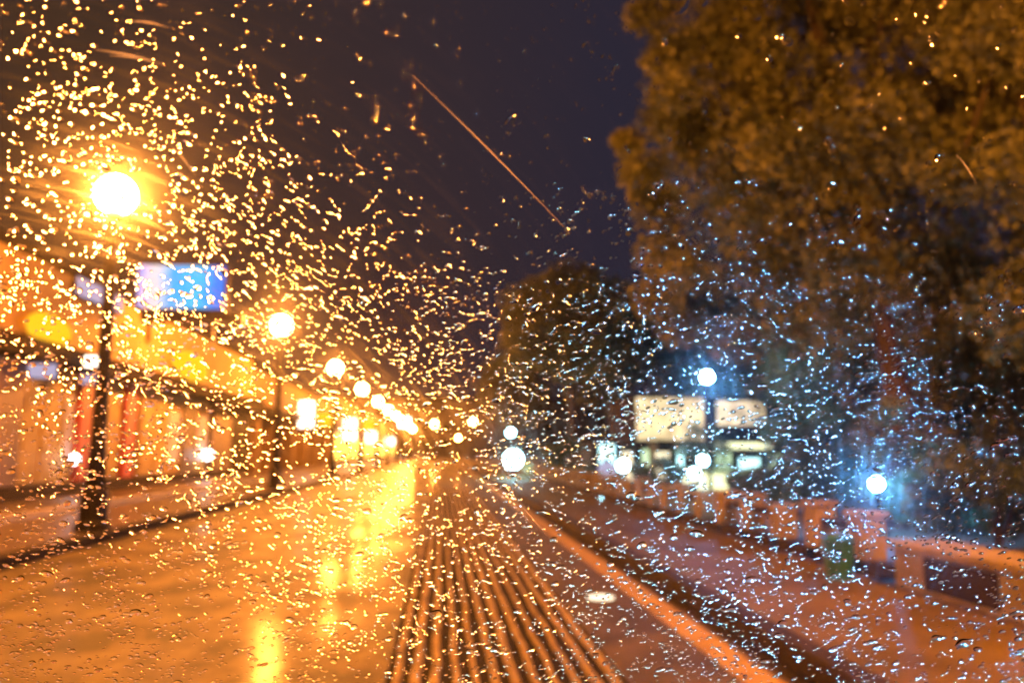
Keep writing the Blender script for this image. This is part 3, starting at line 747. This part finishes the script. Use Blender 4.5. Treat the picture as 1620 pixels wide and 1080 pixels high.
def density(x, y):
    if y > 760: d = 1.0 if x < 1250 else .9
    elif x < 760:
        d = 1.0 if y > 380 else (.75 if y > 130 else .38)
        if x > 430 and y < 330: d = .50 if y > 160 else .25
        if x > 620 and y < 420: d = .36 if y > 250 else .16
    elif x < 1000: d = 1.2 if y > 560 else (.75 if y > 440 else (.34 if y > 300 else .13))
    elif x < 1470: d = 1.1 if y > 560 else (.8 if y > 430 else (.26 if y > 280 else .06))
    else: d = .75 if y > 640 else (.4 if y > 420 else .05)
    return d
drops = []; cell = {}
def free(x, y, r):
    ci, cj = int(x//20), int(y//20)
    for i in (-1, 0, 1):
        for j in (-1, 0, 1):
            for (a, b, c) in cell.get((ci+i, cj+j), ()):
                if (a-x)**2+(b-y)**2 < (c+r)**2: return False
    cell.setdefault((ci, cj), []).append((x, y, r)); return True
NTRY = 125000
rr_ = random.Random(5)
def add_drop(x, y, r, tight):
    if not free(x, y, r*tight): return
    u, v = hit(x, y); dist = (gp(u, v)-O).length
    ax = 1.0 + abs(rr_.gauss(0, .3)) if y < 500 else 1.1 + abs(rr_.gauss(0, .42))
    rot = rr_.uniform(-.9, .9) if y < 500 else rr_.gauss(.18 if x < 700 or x > 1000 else .35, .3)
    drops.append((r*dist/FPX, ax, rot, u, v, (rr_.randrange(7, 14) if y > 700 else (rr_.randrange(0, 8) if y < 460 and rr_.random() < .65 else rr_.randrange(14))), x, y))
for k in range(NTRY):
    x = rr_.uniform(-560, 2180); y = rr_.uniform(-260, 1330)
    dn = density(min(max(x, 0), 1619), min(max(y, 0), 1079))
    pn = math.sin(x*.027+1.7*math.sin(y*.019))*math.sin(y*.031+1.4*math.sin(x*.017)) + .5*math.sin(x*.071+y*.043)*math.sin(y*.083-x*.037)
    if not (-60 < x < 1680 and -60 < y < 1140): dn *= .5
    if y < 420 and x < 620: dn *= .68
    if rr_.random() > dn*max(.30, .66+.45*pn)*(.72 if y < 720 else .66): continue
    med = (2.4 if x < 480 else 2.2) if y < 400 else (2.0 if y < 720 else 1.95)
    r = min(max(med*math.exp(rr_.gauss(0, .46)), 1.1), 9.0)
    add_drop(x, y, r, 1.0)
    if rr_.random() < .22:                    # runs of droplets lying side by side
        dr_ = rr_.uniform(0, 6.28)
        for j in range(rr_.randrange(1, 4)):
            dr_ += rr_.gauss(0, .5); st = r*rr_.uniform(1.5, 2.1); x += math.cos(dr_)*st; y += math.sin(dr_)*st*.8; r *= rr_.uniform(.65, 1.05)
            add_drop(x, y, max(r, 1.2), .72)
shapes = [drop_shape(100+k, 12, R(19+2.9*k)) for k in range(14)]
big_meshes = []
for k in range(14):
    V, F, MI = drop_shape(100+k, 16, R(19+2.9*k)); me = bpy.data.meshes.new('raindrop'); me.from_pydata(V.tolist(), [], F)
    me.polygons.foreach_set('material_index', MI); me.shade_smooth(); me.materials.append(W_CAP); me.materials.append(W_BASE); big_meshes.append(me)
inview = [d for d in drops if 0 <= d[6] < 1620 and 0 <= d[7] < 1080]
inview.sort(key=lambda d: -d[0]*d[0]*d[1])
big = inview[:300]; bigset = set(id(d) for d in big)
REG = [((0, 0, 430, 215), 'over the dark sky at upper left'), ((60, 215, 330, 400), 'around the glow of the nearest orange lamp'), ((200, 400, 400, 500), 'around the blue and white lightbox sign'),
       ((0, 400, 430, 780), 'in front of the orange shop front'), ((430, 400, 760, 780), 'in front of the receding row of orange lamps'), ((430, 0, 1000, 400), 'in front of the dark night sky'),
       ((1000, 0, 1620, 480), 'in front of the big brown tree'), ((760, 400, 1000, 780), 'in front of the dark round-topped tree and road end'), ((1000, 480, 1260, 820), 'in front of the lit kiosk'),
       ((1260, 480, 1620, 860), 'around the low blue lamp at right'), ((0, 780, 640, 1080), 'over the bright wet road at lower left'), ((640, 780, 1030, 1080), 'over the grooved strip of road'),
       ((1030, 780, 1620, 1080), 'over the brown pavement at lower right'), ((0, 0, 1620, 1080), 'between the lamps')]
for d in big:
    s, ax, rot, u, v, sh, x, y = d
    uu, vv, nn = gframe(u); c, sn = math.cos(rot), math.sin(rot)
    e1 = (uu*c+vv*sn); e2 = (uu*sn-vv*c); P = gp(u, v, .0001); hs_ = s*.5*(1+1/ax**.5)
    s1, s2 = s*ax**.6, s/ax**.4
    o = bpy.data.objects.new('raindrop', big_meshes[sh]); C.objects.link(o)
    o.matrix_world = Matrix(((e1.x*s1, e2.x*s2, nn.x*hs_, P.x), (e1.y*s1, e2.y*s2, nn.y*hs_, P.y), (e1.z*s1, e2.z*s2, nn.z*hs_, P.z), (0, 0, 0, 1)))
    for (x0, y0, x1, y1), w_ in REG:
        if x0 <= x < x1 and y0 <= y < y1: break
    tag(o, 'large clear raindrop on the windscreen ' + w_, 'raindrop', 'large raindrops ' + w_)
AV = []; AF = []; AM = []; base_i = 0
for d in drops:
    if id(d) in bigset: continue
    s, ax, rot, u, v, sh, x, y = d
    V, F, MI = shapes[sh]; uu, vv, nn = gframe(u); c, sn = math.cos(rot), math.sin(rot)
    e1 = np.array(uu*c+vv*sn); e2 = np.array(uu*sn-vv*c); P = np.array(gp(u, v, .0001))
    AV.append(P + V[:, :1]*e1*(s*ax**.6) + V[:, 1:2]*e2*(s/ax**.4) + V[:, 2:]*np.array(nn)*(s*.5*(1+1/ax**.5)))
    AF += [tuple(i+base_i for i in f) for f in F]; AM += MI; base_i += len(V)
me = bpy.data.meshes.new('fine_raindrops'); me.from_pydata(np.concatenate(AV).tolist(), [], AF)
me.polygons.foreach_set('material_index', AM); me.shade_smooth(); me.materials.append(W_CAP); me.materials.append(W_BASE)
o = bpy.data.objects.new('fine_raindrops', me); C.objects.link(o)
tag(o, 'thousands of fine raindrops scattered over the windscreen', 'raindrops', kind='stuff')
print('DROPS', len(drops), 'faces', len(AF))
